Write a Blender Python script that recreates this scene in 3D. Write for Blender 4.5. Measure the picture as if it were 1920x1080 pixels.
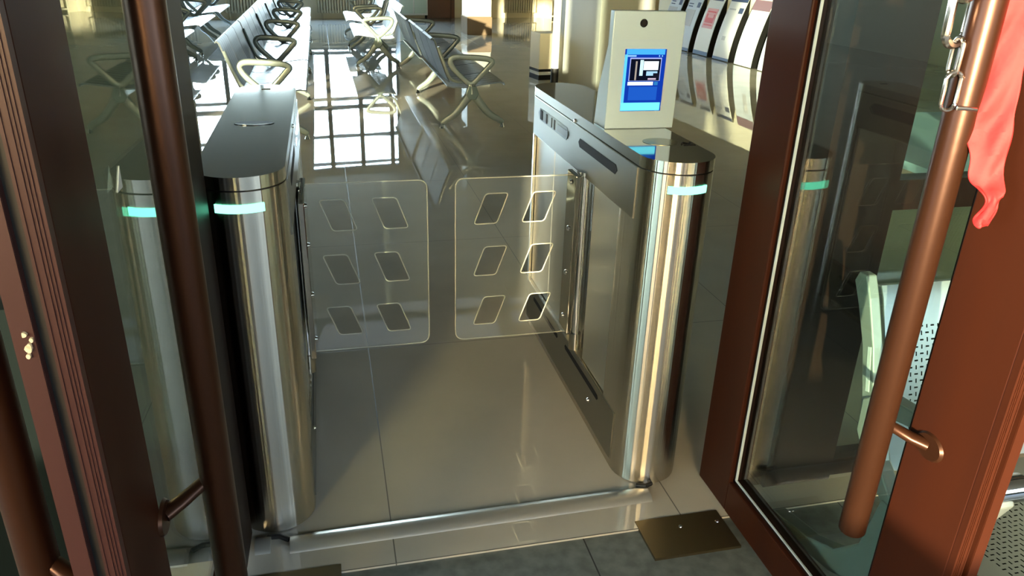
import bpy, bmesh, math, random
from mathutils import Vector, Matrix
random.seed(7)
S = bpy.context.scene
for o in list(bpy.data.objects): bpy.data.objects.remove(o)
C = S.collection
R = math.radians
def lin(c):
    return tuple((v/255/12.92 if v/255 <= .04045 else ((v/255+.055)/1.055)**2.4) for v in c)+(1,)

# ------------------------------------------------------------------ camera
cam = bpy.data.objects.new('camera', bpy.data.cameras.new('camera')); C.objects.link(cam)
PIT, YAW, ROL, FPX = R(23.677), R(13.848), R(1.805), 1442.7
f_ = Vector((math.sin(YAW)*math.cos(PIT), math.cos(YAW)*math.cos(PIT), -math.sin(PIT)))
r_ = Vector((math.cos(YAW), -math.sin(YAW), 0)); u_ = r_.cross(f_)
r2 = r_*math.cos(ROL)+u_*math.sin(ROL); u2 = u_*math.cos(ROL)-r_*math.sin(ROL)
cam.matrix_world = Matrix.Translation((0, 0, 1.48)) @ Matrix((r2, u2, -f_)).transposed().to_4x4()
cam.data.sensor_width = 36; cam.data.lens = 36*FPX/1920; cam.data.clip_start = .02; cam.data.clip_end = 300
S.camera = cam
# ------------------------------------------------------------------ world
SAZ, SEL = R(25), R(7)       # the low sun stands behind the camera, to the left
sun_to = Vector((-math.sin(SAZ)*math.cos(SEL), -math.cos(SAZ)*math.cos(SEL), math.sin(SEL)))
W = bpy.data.worlds.new('sky'); S.world = W; W.use_nodes = True
nt = W.node_tree; nt.nodes.clear()
def nn(nt, t, **k):
    n = nt.nodes.new(t)
    for a, b in k.items(): setattr(n, a, b)
    return n
tc = nn(nt, 'ShaderNodeTexCoord'); sep = nn(nt, 'ShaderNodeSeparateXYZ'); nt.links.new(tc.outputs['Generated'], sep.inputs[0])
rp = nn(nt, 'ShaderNodeValToRGB'); nt.links.new(sep.outputs['Z'], rp.inputs[0])
e = rp.color_ramp.elements; e[0].position = 0; e[0].color = (.86, 1.0, 1.06, 1); e[1].position = .6; e[1].color = (.33, .5, .8, 1)
x_ = e.new(.18); x_.color = (.78, .95, 1.05, 1)
dt = nn(nt, 'ShaderNodeVectorMath', operation='DOT_PRODUCT'); nt.links.new(tc.outputs['Generated'], dt.inputs[0]); dt.inputs[1].default_value = sun_to
mx = nn(nt, 'ShaderNodeMath', operation='MAXIMUM'); nt.links.new(dt.outputs['Value'], mx.inputs[0]); mx.inputs[1].default_value = 0
pw = nn(nt, 'ShaderNodeMath', operation='POWER'); nt.links.new(mx.outputs[0], pw.inputs[0]); pw.inputs[1].default_value = 30
glow = nn(nt, 'ShaderNodeMix', data_type='RGBA', blend_type='ADD'); glow.inputs[0].default_value = 1
sc_ = nn(nt, 'ShaderNodeVectorMath', operation='SCALE'); sc_.inputs[0].default_value = (7, 5, 2.2); nt.links.new(pw.outputs[0], sc_.inputs['Scale'])
bk = nn(nt, 'ShaderNodeMath', operation='MULTIPLY_ADD'); nt.links.new(sep.outputs['Y'], bk.inputs[0]); bk.inputs[1].default_value = 1.0; bk.inputs[2].default_value = 1.2   # sky brightened away from the sun, to whiten the far window
bk2 = nn(nt, 'ShaderNodeVectorMath', operation='SCALE'); nt.links.new(rp.outputs[0], bk2.inputs[0]); nt.links.new(bk.outputs[0], bk2.inputs['Scale'])
nt.links.new(bk2.outputs[0], glow.inputs[6]); nt.links.new(sc_.outputs[0], glow.inputs[7])
bg = nn(nt, 'ShaderNodeBackground'); nt.links.new(glow.outputs[2], bg.inputs[0]); bg.inputs[1].default_value = 3.3
wo = nn(nt, 'ShaderNodeOutputWorld'); nt.links.new(bg.outputs[0], wo.inputs[0])
# ------------------------------------------------------------------ sun and daylight portals
sl = bpy.data.lights.new('sun', 'SUN'); sl.energy = 4.6; sl.color = (1, .86, .58); sl.angle = R(.6)
so = bpy.data.objects.new('sun', sl); C.objects.link(so); so.rotation_euler = (-sun_to).to_track_quat('-Z', 'Y').to_euler()
S.view_settings.view_transform = 'Standard'; S.view_settings.look = 'None'; S.view_settings.gamma = 1
S.view_settings.use_curve_mapping = False; S.view_settings.exposure = 2.3
S.cycles.max_bounces = 9; S.cycles.glossy_bounces = 6; S.cycles.transmission_bounces = 8; S.cycles.transparent_max_bounces = 16
S.cycles.diffuse_bounces = 5; S.cycles.caustics_reflective = False; S.cycles.caustics_refractive = False
S.cycles.sample_clamp_indirect = 8
TH = R(10); O = Vector((-1, 18.05, 0)); U = Vector((math.cos(TH), math.sin(TH), 0)); V = Vector((-math.sin(TH), math.cos(TH), 0))
def room(u, v, z): return O+U*u+V*v+Vector((0, 0, z))
def portal(loc, rotz, sx, sz):
    l = bpy.data.lights.new('window_portal', 'AREA'); l.shape = 'RECTANGLE'; l.size = sx; l.size_y = sz; l.cycles.is_portal = True
    o = bpy.data.objects.new('window_portal', l); C.objects.link(o); o.location = loc; o.rotation_euler = (R(90), 0, rotz)
portal(room(-.28, .1, 2.0), TH+R(180), 6.0, 2.85)

# ------------------------------------------------------------------ materials
def mat(name, col=(200, 200, 200), rough=.5, metal=0, **k):
    m = bpy.data.materials.new(name); m.use_nodes = True; b = m.node_tree.nodes['Principled BSDF']
    b.inputs['Base Color'].default_value = lin(col); b.inputs['Roughness'].default_value = rough; b.inputs['Metallic'].default_value = metal
    for a, v in k.items(): b.inputs[a.replace('_', ' ')].default_value = v
    return m
def bs(m): return m.node_tree.nodes['Principled BSDF']
def noise_bump(m, scale, strength, dist=.002, vec=(1, 1, 1), detail=2):
    t = m.node_tree; g = nn(t, 'ShaderNodeNewGeometry'); mp = nn(t, 'ShaderNodeMapping'); mp.inputs['Scale'].default_value = vec
    n = nn(t, 'ShaderNodeTexNoise'); n.inputs['Scale'].default_value = scale; n.inputs['Detail'].default_value = detail
    bmp = nn(t, 'ShaderNodeBump'); bmp.inputs['Strength'].default_value = strength; bmp.inputs['Distance'].default_value = dist
    t.links.new(g.outputs['Position'], mp.inputs[0]); t.links.new(mp.outputs[0], n.inputs['Vector']); t.links.new(n.outputs['Fac'], bmp.inputs['Height'])
    t.links.new(bmp.outputs[0], bs(m).inputs['Normal']); return n
def noise_col(m, c1, c2, scale, vec=(1, 1, 1), detail=3, lo=.35, hi=.65):
    t = m.node_tree; g = nn(t, 'ShaderNodeNewGeometry'); mp = nn(t, 'ShaderNodeMapping'); mp.inputs['Scale'].default_value = vec
    n = nn(t, 'ShaderNodeTexNoise'); n.inputs['Scale'].default_value = scale; n.inputs['Detail'].default_value = detail
    r = nn(t, 'ShaderNodeValToRGB'); r.color_ramp.elements[0].position = lo; r.color_ramp.elements[1].position = hi
    r.color_ramp.elements[0].color = lin(c1); r.color_ramp.elements[1].color = lin(c2)
    t.links.new(g.outputs['Position'], mp.inputs[0]); t.links.new(mp.outputs[0], n.inputs['Vector']); t.links.new(n.outputs['Fac'], r.inputs[0])
    t.links.new(r.outputs[0], bs(m).inputs['Base Color']); return r
def grid_lines(t, x0, dx, y0, dy, w):
    """1 on joints of a grid of slabs, 0 elsewhere, measured in the floor's own metres"""
    g = nn(t, 'ShaderNodeNewGeometry'); s = nn(t, 'ShaderNodeSeparateXYZ'); t.links.new(g.outputs['Position'], s.inputs[0]); outs = []
    for ax, a0, d in (('X', x0, dx), ('Y', y0, dy)):
        a = nn(t, 'ShaderNodeMath', operation='SUBTRACT'); t.links.new(s.outputs[ax], a.inputs[0]); a.inputs[1].default_value = a0-d*50
        b = nn(t, 'ShaderNodeMath', operation='MODULO'); t.links.new(a.outputs[0], b.inputs[0]); b.inputs[1].default_value = d
        c = nn(t, 'ShaderNodeMath', operation='LESS_THAN'); t.links.new(b.outputs[0], c.inputs[0]); c.inputs[1].default_value = w; outs.append(c)
    m = nn(t, 'ShaderNodeMath', operation='MAXIMUM'); t.links.new(outs[0].outputs[0], m.inputs[0]); t.links.new(outs[1].outputs[0], m.inputs[1]); return m
def tile_mat(name, c1, c2, joint, rough, x0, dx, y0, dy, w, scale, wob=.0):
    m = mat(name, c1, rough); t = m.node_tree
    r = noise_col(m, c1, c2, scale, detail=6)
    g = grid_lines(t, x0, dx, y0, dy, w); mixn = nn(t, 'ShaderNodeMix', data_type='RGBA')
    t.links.new(g.outputs[0], mixn.inputs[0]); t.links.new(r.outputs[0], mixn.inputs[6]); mixn.inputs[7].default_value = lin(joint)
    t.links.new(mixn.outputs[2], bs(m).inputs['Base Color'])
    rr = nn(t, 'ShaderNodeMath', operation='MULTIPLY_ADD'); t.links.new(g.outputs[0], rr.inputs[0]); rr.inputs[1].default_value = .5; rr.inputs[2].default_value = rough
    t.links.new(rr.outputs[0], bs(m).inputs['Roughness'])
    if wob: noise_bump(m, 1.6, wob, .004)
    return m
M = {}
M['floor'] = tile_mat('polished_beige_tile', (184, 178, 162), (192, 186, 170), (80, 74, 62), .016, .098, .82, 1.575, 1.2, .0035, 3, .10)
bs(M['floor']).inputs['IOR'].default_value = 1.85
M['granite'] = tile_mat('grey_granite', (84, 90, 86), (108, 114, 108), (50, 52, 50), .5, .612, .8, 1.575-.8, .8, .004, 26)
M['steel'] = mat('brushed_steel', (178, 174, 162), .06, 1)
M['steel_tube'] = mat('brushed_steel_drum', (200, 194, 180), .25, 1, Anisotropic=1.0)
t = M['steel_tube'].node_tree; tg = nn(t, 'ShaderNodeTangent'); tg.direction_type = 'RADIAL'; tg.axis = 'Z'; t.links.new(tg.outputs[0], bs(M['steel_tube']).inputs['Tangent'])
bs(M['steel_tube']).inputs['Anisotropic Rotation'].default_value = .25
noise_bump(M['steel_tube'], 48, .8, .003, (1, 1, .002), 2)
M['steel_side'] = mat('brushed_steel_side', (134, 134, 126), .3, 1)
M['steel_satin'] = mat('satin_steel', (206, 208, 204), .34, 1)
M['terminal'] = mat('pale_satin_housing', (166, 188, 200), .35, .3)
M['steel_dull'] = mat('dull_steel_cover', (120, 108, 82), .42, 1)
M['chrome'] = mat('chrome', (225, 225, 225), .08, 1)
M['alu'] = mat('aluminium_strip', (178, 176, 168), .3, .6)
M['black'] = mat('black_slot', (9, 8, 8), .6, 0, Specular_IOR_Level=.2)
M['rubber'] = mat('black_rubber', (18, 18, 18), .6)
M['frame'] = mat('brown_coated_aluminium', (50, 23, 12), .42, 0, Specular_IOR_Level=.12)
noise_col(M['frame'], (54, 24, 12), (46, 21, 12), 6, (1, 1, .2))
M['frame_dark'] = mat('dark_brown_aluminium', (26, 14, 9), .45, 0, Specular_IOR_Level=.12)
M['ribs'] = mat('ribbed_brown_aluminium', (58, 32, 29), .42, 0, Specular_IOR_Level=.35)
M['handle'] = mat('bronze_handle', (62, 36, 22), .34, .6)
noise_bump(M['handle'], 60, .15, .001)
M['bead'] = mat('pale_gasket', (176, 186, 186), .4)
M['wall'] = mat('cream_wall', (222, 214, 190), .6)
M['white'] = mat('white_paint', (214, 216, 212), .5)
M['pillar'] = mat('grey_white_pillar', (158, 162, 158), .5)
M['ceil'] = mat('white_ceiling', (158, 154, 144), .8)
M['plinth'] = mat('brown_plinth', (122, 104, 84), .25)
M['facade'] = mat('grey_green_facade', (12, 18, 18), .7, 0, Specular_IOR_Level=.02)
M['winframe'] = mat('dark_window_frame', (22, 36, 52), .4)
M['radiator'] = mat('radiator_enamel', (198, 190, 164), .35)
M['wood'] = mat('brown_wood', (96, 60, 40), .4)
M['bench'] = mat('silver_bench', (150, 154, 152), .3, .8)
M['bench_back'] = mat('bench_back_sheet', (118, 128, 130), .5, .1)
M['bench_rear_shade'] = mat('bench_shaded_rear', (34, 40, 43), .6, 0, Specular_IOR_Level=.1)
M['hub'] = mat('grey_green_casting', (104, 118, 112), .35, .5)
def stripe(m, c1, c2):
    t = m.node_tree; q1 = nn(t, 'ShaderNodeTexCoord'); q2 = nn(t, 'ShaderNodeSeparateXYZ'); t.links.new(q1.outputs['Object'], q2.inputs[0])
    q4 = nn(t, 'ShaderNodeMath', operation='ADD'); t.links.new(q2.outputs['Y'], q4.inputs[0]); q4.inputs[1].default_value = 5
    q3 = nn(t, 'ShaderNodeMath', operation='MODULO'); t.links.new(q4.outputs[0], q3.inputs[0]); q3.inputs[1].default_value = .105
    q5 = nn(t, 'ShaderNodeMath', operation='LESS_THAN'); t.links.new(q3.outputs[0], q5.inputs[0]); q5.inputs[1].default_value = .04
    q6 = nn(t, 'ShaderNodeMix', data_type='RGBA'); q6.inputs[6].default_value = lin(c1); q6.inputs[7].default_value = lin(c2); t.links.new(q5.outputs[0], q6.inputs[0]); t.links.new(q6.outputs[2], bs(m).inputs['Base Color'])
stripe(M['bench_back'], (62, 70, 73), (30, 37, 42)); stripe(M['bench_rear_shade'], (26, 32, 35), (58, 68, 72)); stripe(M['bench'], (118, 122, 122), (76, 84, 86))
M['bench_frame'] = mat('silver_bench_casting', (132, 142, 138), .35, .35)
M['ribbon'] = mat('red_ribbon', (150, 10, 12), .7); noise_bump(M['ribbon'], 60, .35, .003)
M['chain'] = mat('zinc_chain', (214, 206, 196), .24, 1)
M['yard'] = mat('yard_paving', (118, 112, 100), .8); noise_col(M['yard'], (100, 96, 88), (140, 132, 116), .8)
M['added_hedge'] = mat('added_hedge_green', (44, 56, 30), .9)
M['bark'] = mat('bark', (50, 40, 30), .9)
M['mint'] = mat('pale_wall_panel', (190, 208, 198), .5)
def glass_mat(name, tint, fac=1.0, haze=0, hazecol=(200, 205, 195), ior=1.5, thin=True):
    m = bpy.data.materials.new(name); m.use_nodes = True; t = m.node_tree; t.nodes.clear()
    fr = nn(t, 'ShaderNodeFresnel'); gg = nn(t, 'ShaderNodeNewGeometry'); io = nn(t, 'ShaderNodeMath', operation='MULTIPLY_ADD')   # same mirror strength on both faces of the pane
    t.links.new(gg.outputs['Backfacing'], io.inputs[0]); io.inputs[1].default_value = 1/ior-ior; io.inputs[2].default_value = ior; t.links.new(io.outputs[0], fr.inputs[0])
    tr = nn(t, 'ShaderNodeBsdfTransparent'); tr.inputs[0].default_value = tint
    gl = nn(t, 'ShaderNodeBsdfGlossy'); gl.inputs['Roughness'].default_value = 0.0; gl.inputs[0].default_value = (1, 1, 1, 1)
    mul = nn(t, 'ShaderNodeMath', operation='MULTIPLY', use_clamp=True); t.links.new(fr.outputs[0], mul.inputs[0]); mul.inputs[1].default_value = fac
    mxs = nn(t, 'ShaderNodeMixShader'); t.links.new(mul.outputs[0], mxs.inputs[0]); t.links.new(tr.outputs[0], mxs.inputs[1]); t.links.new(gl.outputs[0], mxs.inputs[2])
    o = nn(t, 'ShaderNodeOutputMaterial'); last = mxs
    if haze:
        df = nn(t, 'ShaderNodeBsdfDiffuse'); df.inputs[0].default_value = lin(hazecol); m2 = nn(t, 'ShaderNodeMixShader'); m2.inputs[0].default_value = haze
        t.links.new(mxs.outputs[0], m2.inputs[1]); t.links.new(df.outputs[0], m2.inputs[2]); last = m2
    t.links.new(last.outputs[0], o.inputs[0]); return m
M['glass'] = glass_mat('door_glass', (.87, .94, .89, 1), 1.1)
M['winglass'] = glass_mat('window_glass', (.93, .97, .97, 1), 1.0)
M['acrylic'] = glass_mat('clear_acrylic', (.97, .98, .97, 1), 1.0, .035)
M['acrylic_edge'] = mat('polished_acrylic_edge', (226, 224, 204), .25); bs(M['acrylic_edge']).inputs['Transmission Weight'].default_value = .35  # pale colour stands in for light caught by the edges
LAMP = .3
def emis(name, col, s=1.0):
    m = bpy.data.materials.new(name); m.use_nodes = True; t = m.node_tree; t.nodes.clear()
    e = nn(t, 'ShaderNodeEmission'); e.inputs[0].default_value = lin(col); e.inputs[1].default_value = s*LAMP
    o = nn(t, 'ShaderNodeOutputMaterial'); t.links.new(e.outputs[0], o.inputs[0]); return m
M['led'] = emis('green_led', (120, 255, 205), 2.6)
# perforated steel sheet: alternate upright and level slots, their shade painted dark, in a 22 mm grid
def perforated(name, col, ax1, ax2, pitch=.0145):
    m = mat(name, col, .34, .7); t = m.node_tree
    g = nn(t, 'ShaderNodeTexCoord'); s = nn(t, 'ShaderNodeSeparateXYZ'); t.links.new(g.outputs['Object'], s.inputs[0])
    def mth(op, a, b=None, c=None):
        n = nn(t, 'ShaderNodeMath', operation=op)
        for i, v in enumerate((a, b, c)):
            if v is None: continue
            if isinstance(v, (int, float)): n.inputs[i].default_value = v
            else: t.links.new(v, n.inputs[i])
        return n.outputs[0]
    p = mth('DIVIDE', mth('ADD', s.outputs[ax1], 10), pitch); q = mth('DIVIDE', mth('ADD', s.outputs[ax2], 10), pitch)
    par = mth('MODULO', mth('ADD', mth('FLOOR', p), mth('FLOOR', q)), 2)
    fp = mth('ABSOLUTE', mth('SUBTRACT', mth('FRACT', p), .5)); fq = mth('ABSOLUTE', mth('SUBTRACT', mth('FRACT', q), .5))
    a1 = mth('ADD', mth('MULTIPLY', par, .2), .12); a2 = mth('SUBTRACT', .32, mth('MULTIPLY', par, .2))
    hole = mth('MULTIPLY', mth('LESS_THAN', fp, a1), mth('LESS_THAN', fq, a2))
    # only inside the perforated field of each sheet (uses the sheet's own coordinates)
    fld = mth('MULTIPLY', mth('LESS_THAN', mth('ABSOLUTE', mth('SUBTRACT', mth('MODULO', mth('ADD', s.outputs[ax1], 11.6), .58), .29)), .215), 1)
    lo = mth('GREATER_THAN', s.outputs[ax2], PERF[ax2][0]); hi = mth('LESS_THAN', s.outputs[ax2], PERF[ax2][1])
    hole = mth('MULTIPLY', hole, mth('MULTIPLY', fld, mth('MULTIPLY', lo, hi)))
    tr = nn(t, 'ShaderNodeBsdfDiffuse'); tr.inputs[0].default_value = lin((16, 20, 18)); mxs = nn(t, 'ShaderNodeMixShader'); t.links.new(hole, mxs.inputs[0])
    t.links.new(bs(m).outputs[0], mxs.inputs[1]); t.links.new(tr.outputs[0], mxs.inputs[2]); t.links.new(mxs.outputs[0], t.nodes['Material Output'].inputs[0])
    return m

# ------------------------------------------------------------------ mesh helpers
class MB:
    def __init__(s): s.v = []; s.f = []; s.mi = []; s.cur = 0
    def add(s, vs, fs):
        b = len(s.v); s.v += [Vector(p) for p in vs]
        for f in fs: s.f.append([i+b for i in f]); s.mi.append(s.cur)
        return s
    def box(s, a, b):
        x0, y0, z0 = a; x1, y1, z1 = b
        return s.add([(x0, y0, z0), (x1, y0, z0), (x1, y1, z0), (x0, y1, z0), (x0, y0, z1), (x1, y0, z1), (x1, y1, z1), (x0, y1, z1)],
                     [(0, 3, 2, 1), (4, 5, 6, 7), (0, 1, 5, 4), (1, 2, 6, 5), (2, 3, 7, 6), (3, 0, 4, 7)])
    def prism(s, poly, a, b, ax='z'):
        def P(p, h): return {'z': (p[0], p[1], h), 'y': (p[0], h, p[1]), 'x': (h, p[0], p[1])}[ax]
        n = len(poly); vs = [P(p, a) for p in poly]+[P(p, b) for p in poly]
        fs = [tuple(range(n))[::-1], tuple(range(n, 2*n))]+[(i, (i+1) % n, n+(i+1) % n, n+i) for i in range(n)]
        return s.add(vs, fs)
    def tube(s, pts, r, n=10, closed=False, sc=(1, 1), up=(0, 0, 1), cap=True):
        pts = [Vector(p) for p in pts]; m = len(pts); rings = []; up = Vector(up)
        for i, p in enumerate(pts):
            a = pts[(i-1) % m] if (closed or i > 0) else p; b = pts[(i+1) % m] if (closed or i < m-1) else p
            d = (b-a).normalized(); q = up if abs(d.dot(up)) < .98 else Vector((0, 1, 0)) if abs(d.y) < .9 else Vector((1, 0, 0))
            x = d.cross(q).normalized(); y = x.cross(d).normalized(); rr = r[i] if isinstance(r, (list, tuple)) else r
            rings.append([p+x*math.cos(2*math.pi*k/n)*rr*sc[0]+y*math.sin(2*math.pi*k/n)*rr*sc[1] for k in range(n)])
        b = len(s.v); vs = [v for rg in rings for v in rg]; fs = []
        for i in range(m if closed else m-1):
            j = (i+1) % m
            for k in range(n): fs.append((i*n+k, i*n+(k+1) % n, j*n+(k+1) % n, j*n+k))
        if not closed and cap: fs += [tuple(range(n))[::-1], tuple((m-1)*n+k for k in range(n))]
        return s.add(vs, fs)
    def sheet(s, prof, a, b, th, ax='y', seg=1):
        """a bent sheet: profile points in the plane across the axis, thickness th"""
        n = len(prof); off = []
        for i in range(n):
            p = Vector(prof[max(0, i-1)]); q = Vector(prof[min(n-1, i+1)]); d = (q-p).normalized(); off.append(Vector(prof[i])+Vector((-d.y, d.x))*th)
        return s.prism([tuple(p) for p in prof]+[tuple(p) for p in off[::-1]], a, b, ax)
    def build(s, name, m, parent=None, world=True, smooth=False, bevel=0, auto=True):
        me = bpy.data.meshes.new(name); off = Vector((0, 0, 0))
        if parent is not None and world:
            p = parent
            while p: off += p.location; p = p.parent
        me.from_pydata([tuple(v-off) for v in s.v], [], s.f)
        ms = m if isinstance(m, (list, tuple)) else [m]
        for x in ms: me.materials.append(M[x] if isinstance(x, str) else x)
        for p, i in zip(me.polygons, s.mi): p.material_index = i
        bm = bmesh.new(); bm.from_mesh(me)
        bmesh.ops.recalc_face_normals(bm, faces=bm.faces)
        if bevel: 
            ed = [e for e in bm.edges if len(e.link_faces) == 2 and e.calc_face_angle(0) > .6]
            bmesh.ops.bevel(bm, geom=ed, offset=bevel, segments=2, affect='EDGES', profile=.5)
        if smooth:
            for f in bm.faces: f.smooth = True
            for e in bm.edges:
                if len(e.link_faces) == 2 and e.calc_face_angle(0) > R(38): e.smooth = False
        bm.to_mesh(me); bm.free()
        o = bpy.data.objects.new(name, me); C.objects.link(o)
        if parent is not None: o.parent = parent
        return o
def tag(o, label=None, cat=None, group=None, kind=None):
    if label: o['label'] = label
    if cat: o['category'] = cat
    if group: o['group'] = group
    if kind: o['kind'] = kind
    return o
def thing(name, loc, label, cat, group=None, rz=0):
    o = bpy.data.objects.new(name, None); C.objects.link(o); o.location = loc; o.rotation_euler.z = rz; o.empty_display_size = .1
    return tag(o, label, cat, group)
def struct(name, loc=(0, 0, 0), rz=0):
    o = bpy.data.objects.new(name, None); C.objects.link(o); o.location = loc; o.rotation_euler.z = rz; o['kind'] = 'structure'; return o
def copy_tree(o, parent=None):
    c = o.copy(); C.objects.link(c); c.parent = parent
    for ch in list(o.children): copy_tree(ch, c)
    return c
def quadbox(mb, P, Q, th, z0, z1):
    """an upright slab from P to Q (plan), th thick to the left of its direction"""
    P = Vector(P[:2]); Q = Vector(Q[:2]); d = (Q-P).normalized(); n = Vector((-d.y, d.x))*th
    mb.prism([tuple(P), tuple(Q), tuple(Q+n), tuple(P+n)], z0, z1)
def arc(cx, cy, r, a0, a1, n): return [(cx+r*math.cos(a0+(a1-a0)*i/n), cy+r*math.sin(a0+(a1-a0)*i/n)) for i in range(n+1)]

# ------------------------------------------------------------------ the setting
def setting(o): o['kind'] = 'structure'; return o
FAC = 1.68
setting(MB().box((-12, 1.575, -.05), (16, 24, 0)).build('floor', 'floor'))
setting(MB().box((-14, -30, -.06), (18, 1.575, -.006)).build('ground', 'granite'))
setting(MB().box((-60, 19.6, -.5), (60, 110, -.3)).build('ground', 'yard'))
ca, cb = room(-14, .25, 0), room(16, .25, 0); setting(MB().prism([(ca.x, FAC-.02), (cb.x, FAC-.02), (cb.x, cb.y), (ca.x, ca.y)], 3.5, 3.62).build('ceiling', 'ceil'))
# far wall with its great window
wf = MB()
def fw(u0, u1, z0, z1, v0=0, v1=.25):
    a = room(u0, v0, 0); b = room(u1, v0, 0); c = room(u1, v1, 0); d = room(u0, v1, 0)
    return [(a.x, a.y), (b.x, b.y), (c.x, c.y), (d.x, d.y)], z0, z1
WU0, WU1, WZ0, WZ1 = -3.3, 2.733, .6, 3.42
for u0, u1, z0, z1 in ((-9, WU0, 0, 3.5), (WU0, WU1, 0, WZ0), (WU0, WU1, WZ1, 3.5), (WU1, 3.4, 0, 3.5), (3.4, 4.1, 2.2, 3.5), (4.1, 16, 0, 3.5)):
    wf.prism(*fw(u0, u1, z0, z1))
setting(wf.build('wall_back', 'wall'))
w1 = struct('window_1', room(0, 0, 0)); fr = MB()
du = .723; us = [1.096+du*k for k in range(-5, 3)]
for u in us: fr.prism(*fw(u-.048, u+.048, WZ0, WZ1, .04, .1))
for u in (WU0, WU1): fr.prism(*fw(u-.05, u+.05, WZ0, WZ1, .04, .1))
for z, h in ((WZ0+.02, .05), (.74, .035), (1.76, .04), (1.95, .055), (2.62, .042), (3.27, .035), (WZ1-.02, .04)): fr.prism(*fw(WU0, WU1, z-h, z+h, .035, .095))
fr.build('window_frame', 'winframe', w1)
MB().prism(*fw(WU0, WU1, WZ0, WZ1, .065, .071)).build('pane', 'winglass', w1)
MB().prism(*fw(WU0-.1, WU1+.1, WZ0-.04, WZ0, -.14, .04)).build('window_sill', 'wall', w1)
# brown door in the far wall
d3 = struct('door_3', room(3.75, 0, 0)); a = MB()
for u0, u1 in ((3.4, 3.48), (4.02, 4.1)): a.prism(*fw(u0, u1, 0, 2.2, -.02, .12))
a.prism(*fw(3.48, 4.02, 2.12, 2.2, -.02, .12)); a.build('door_frame', 'wood', d3)
MB().prism(*fw(3.48, 4.02, 0, 2.12, .02, .07)).build('door_panel', 'wood', d3)
MB().tube([room(3.96, -.02, 1.0), room(3.96, -.05, 1.0), room(3.86, -.05, 1.0)], .01).build('door_handle', 'chrome', d3)
# side walls and facade
wl = MB(); quadbox(wl, (-7.5, 1.7), (-7.5, 5.2), .2, 0, 3.5); quadbox(wl, (-7.5, 5.2), (-7.5, 17.2), .2, 0, 3.5)
setting(wl.build('wall_left', 'wall'))
wr = MB(); quadbox(wr, (9.5, 22), (9.5, 1.7), .2, 0, 3.5); setting(wr.build('wall_right', 'wall'))
f = MB()
f.box((-14, FAC, 0), (-3.9, FAC+.14, 3.5)); f.box((-3.9, FAC, 2.95), (18, FAC+.14, 3.5)); f.box((-3.9, FAC, 0), (-.6, FAC+.14, .75)); f.box((-2.0, FAC, .5), (-.9, FAC+.14, 2.95))  # wide pier and openings shaped to steer the sun into the hall
f.box((-.6, FAC, 0), (-.36, FAC+.14, 2.95)); f.box((3.6, FAC, 0), (18, FAC+.14, 2.95)); f.box((-3.9, FAC, .5), (-3.86, FAC+.14, 2.95))
setting(f.build('wall_front', 'facade'))
w3 = struct('window_2', (-3, FAC, 0)); a = MB(); a.box((-3.86, FAC+.06, .5), (-2.0, FAC+.066, 2.95)); a.box((-.9, FAC+.06, .5), (-.6, FAC+.066, 2.95)); a.build('pane', 'winglass', w3)
a = MB(); a.box((-2.95, FAC+.03, .5), (-2.9, FAC+.1, 2.95)); a.build('window_frame', 'frame_dark', w3)
# sidelight to the right of the open leaf: brown post, rail, panes
w4 = struct('window_3', (1.5, FAC, 0)); a = MB()
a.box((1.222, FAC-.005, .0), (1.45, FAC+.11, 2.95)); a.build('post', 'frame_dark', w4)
a = MB(); a.box((1.45, FAC+.01, .87), (3.6, FAC+.07, .953)); a.box((1.45, FAC+.01, 0), (3.6, FAC+.07, .06)); a.box((2.5, FAC+.01, .06), (2.58, FAC+.07, 2.95)); a.box((1.1, FAC+.01, 0), (1.222, FAC+.07, .03))
a.build('window_frame', 'frame_dark', w4)
a = MB(); a.box((1.45, FAC+.04, .953), (3.6, FAC+.046, 2.95)); a.box((1.45, FAC+.04, .06), (3.6, FAC+.046, .87)); a.build('pane', 'glass', w4)
# door jambs
a = MB(); a.box((-.36, 1.70, 0), (-.30, 1.82, 2.95)); setting(a.build('trim_1', 'frame_dark'))
a = MB(); a.box((1.10, FAC+.01, 0), (1.13, FAC+.07, 2.95)); setting(a.build('trim_2', 'frame_dark'))
a = MB(); a.box((-.30, 1.70, 2.42), (1.10, 1.78, 2.95)); setting(a.build('trim_3', 'frame_dark'))
# unseen canopy and yard things, added for shade and for streaks in the steel
setting(MB().box((-8, -4.2, 3.5), (12, FAC, 3.62)).build('ceiling_added_canopy', 'ceil'))  # unseen roof, added to dim the sky light on the doors
tag(MB().box((-20, -5.0, -.01), (16, -4.4, 1.2)).build('added_hedge', 'added_hedge'), 'long clipped dark green barrier added behind the camera to cut the low sun', 'added_hedge')  # unseen greenery, added to block the low sun
for i, x in enumerate((-8.5, -6.2, -1.9, -.6, 2.4, 3.3, 5.2)):
    pts = [(x+random.uniform(-.08, .08)*k, -5.9+random.uniform(-.1, .1), .0+k*.9) for k in range(7)]
    tag(MB().tube(pts, [.17-.012*k for k in range(7)], 9).build('added_trunk', 'bark', smooth=True), 'bare dark tree trunk added to streak the reflections in the steel', 'tree', 'tree trunks added for the steel reflections')  # unseen trunks, added for dark streaks in the steel

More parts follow.
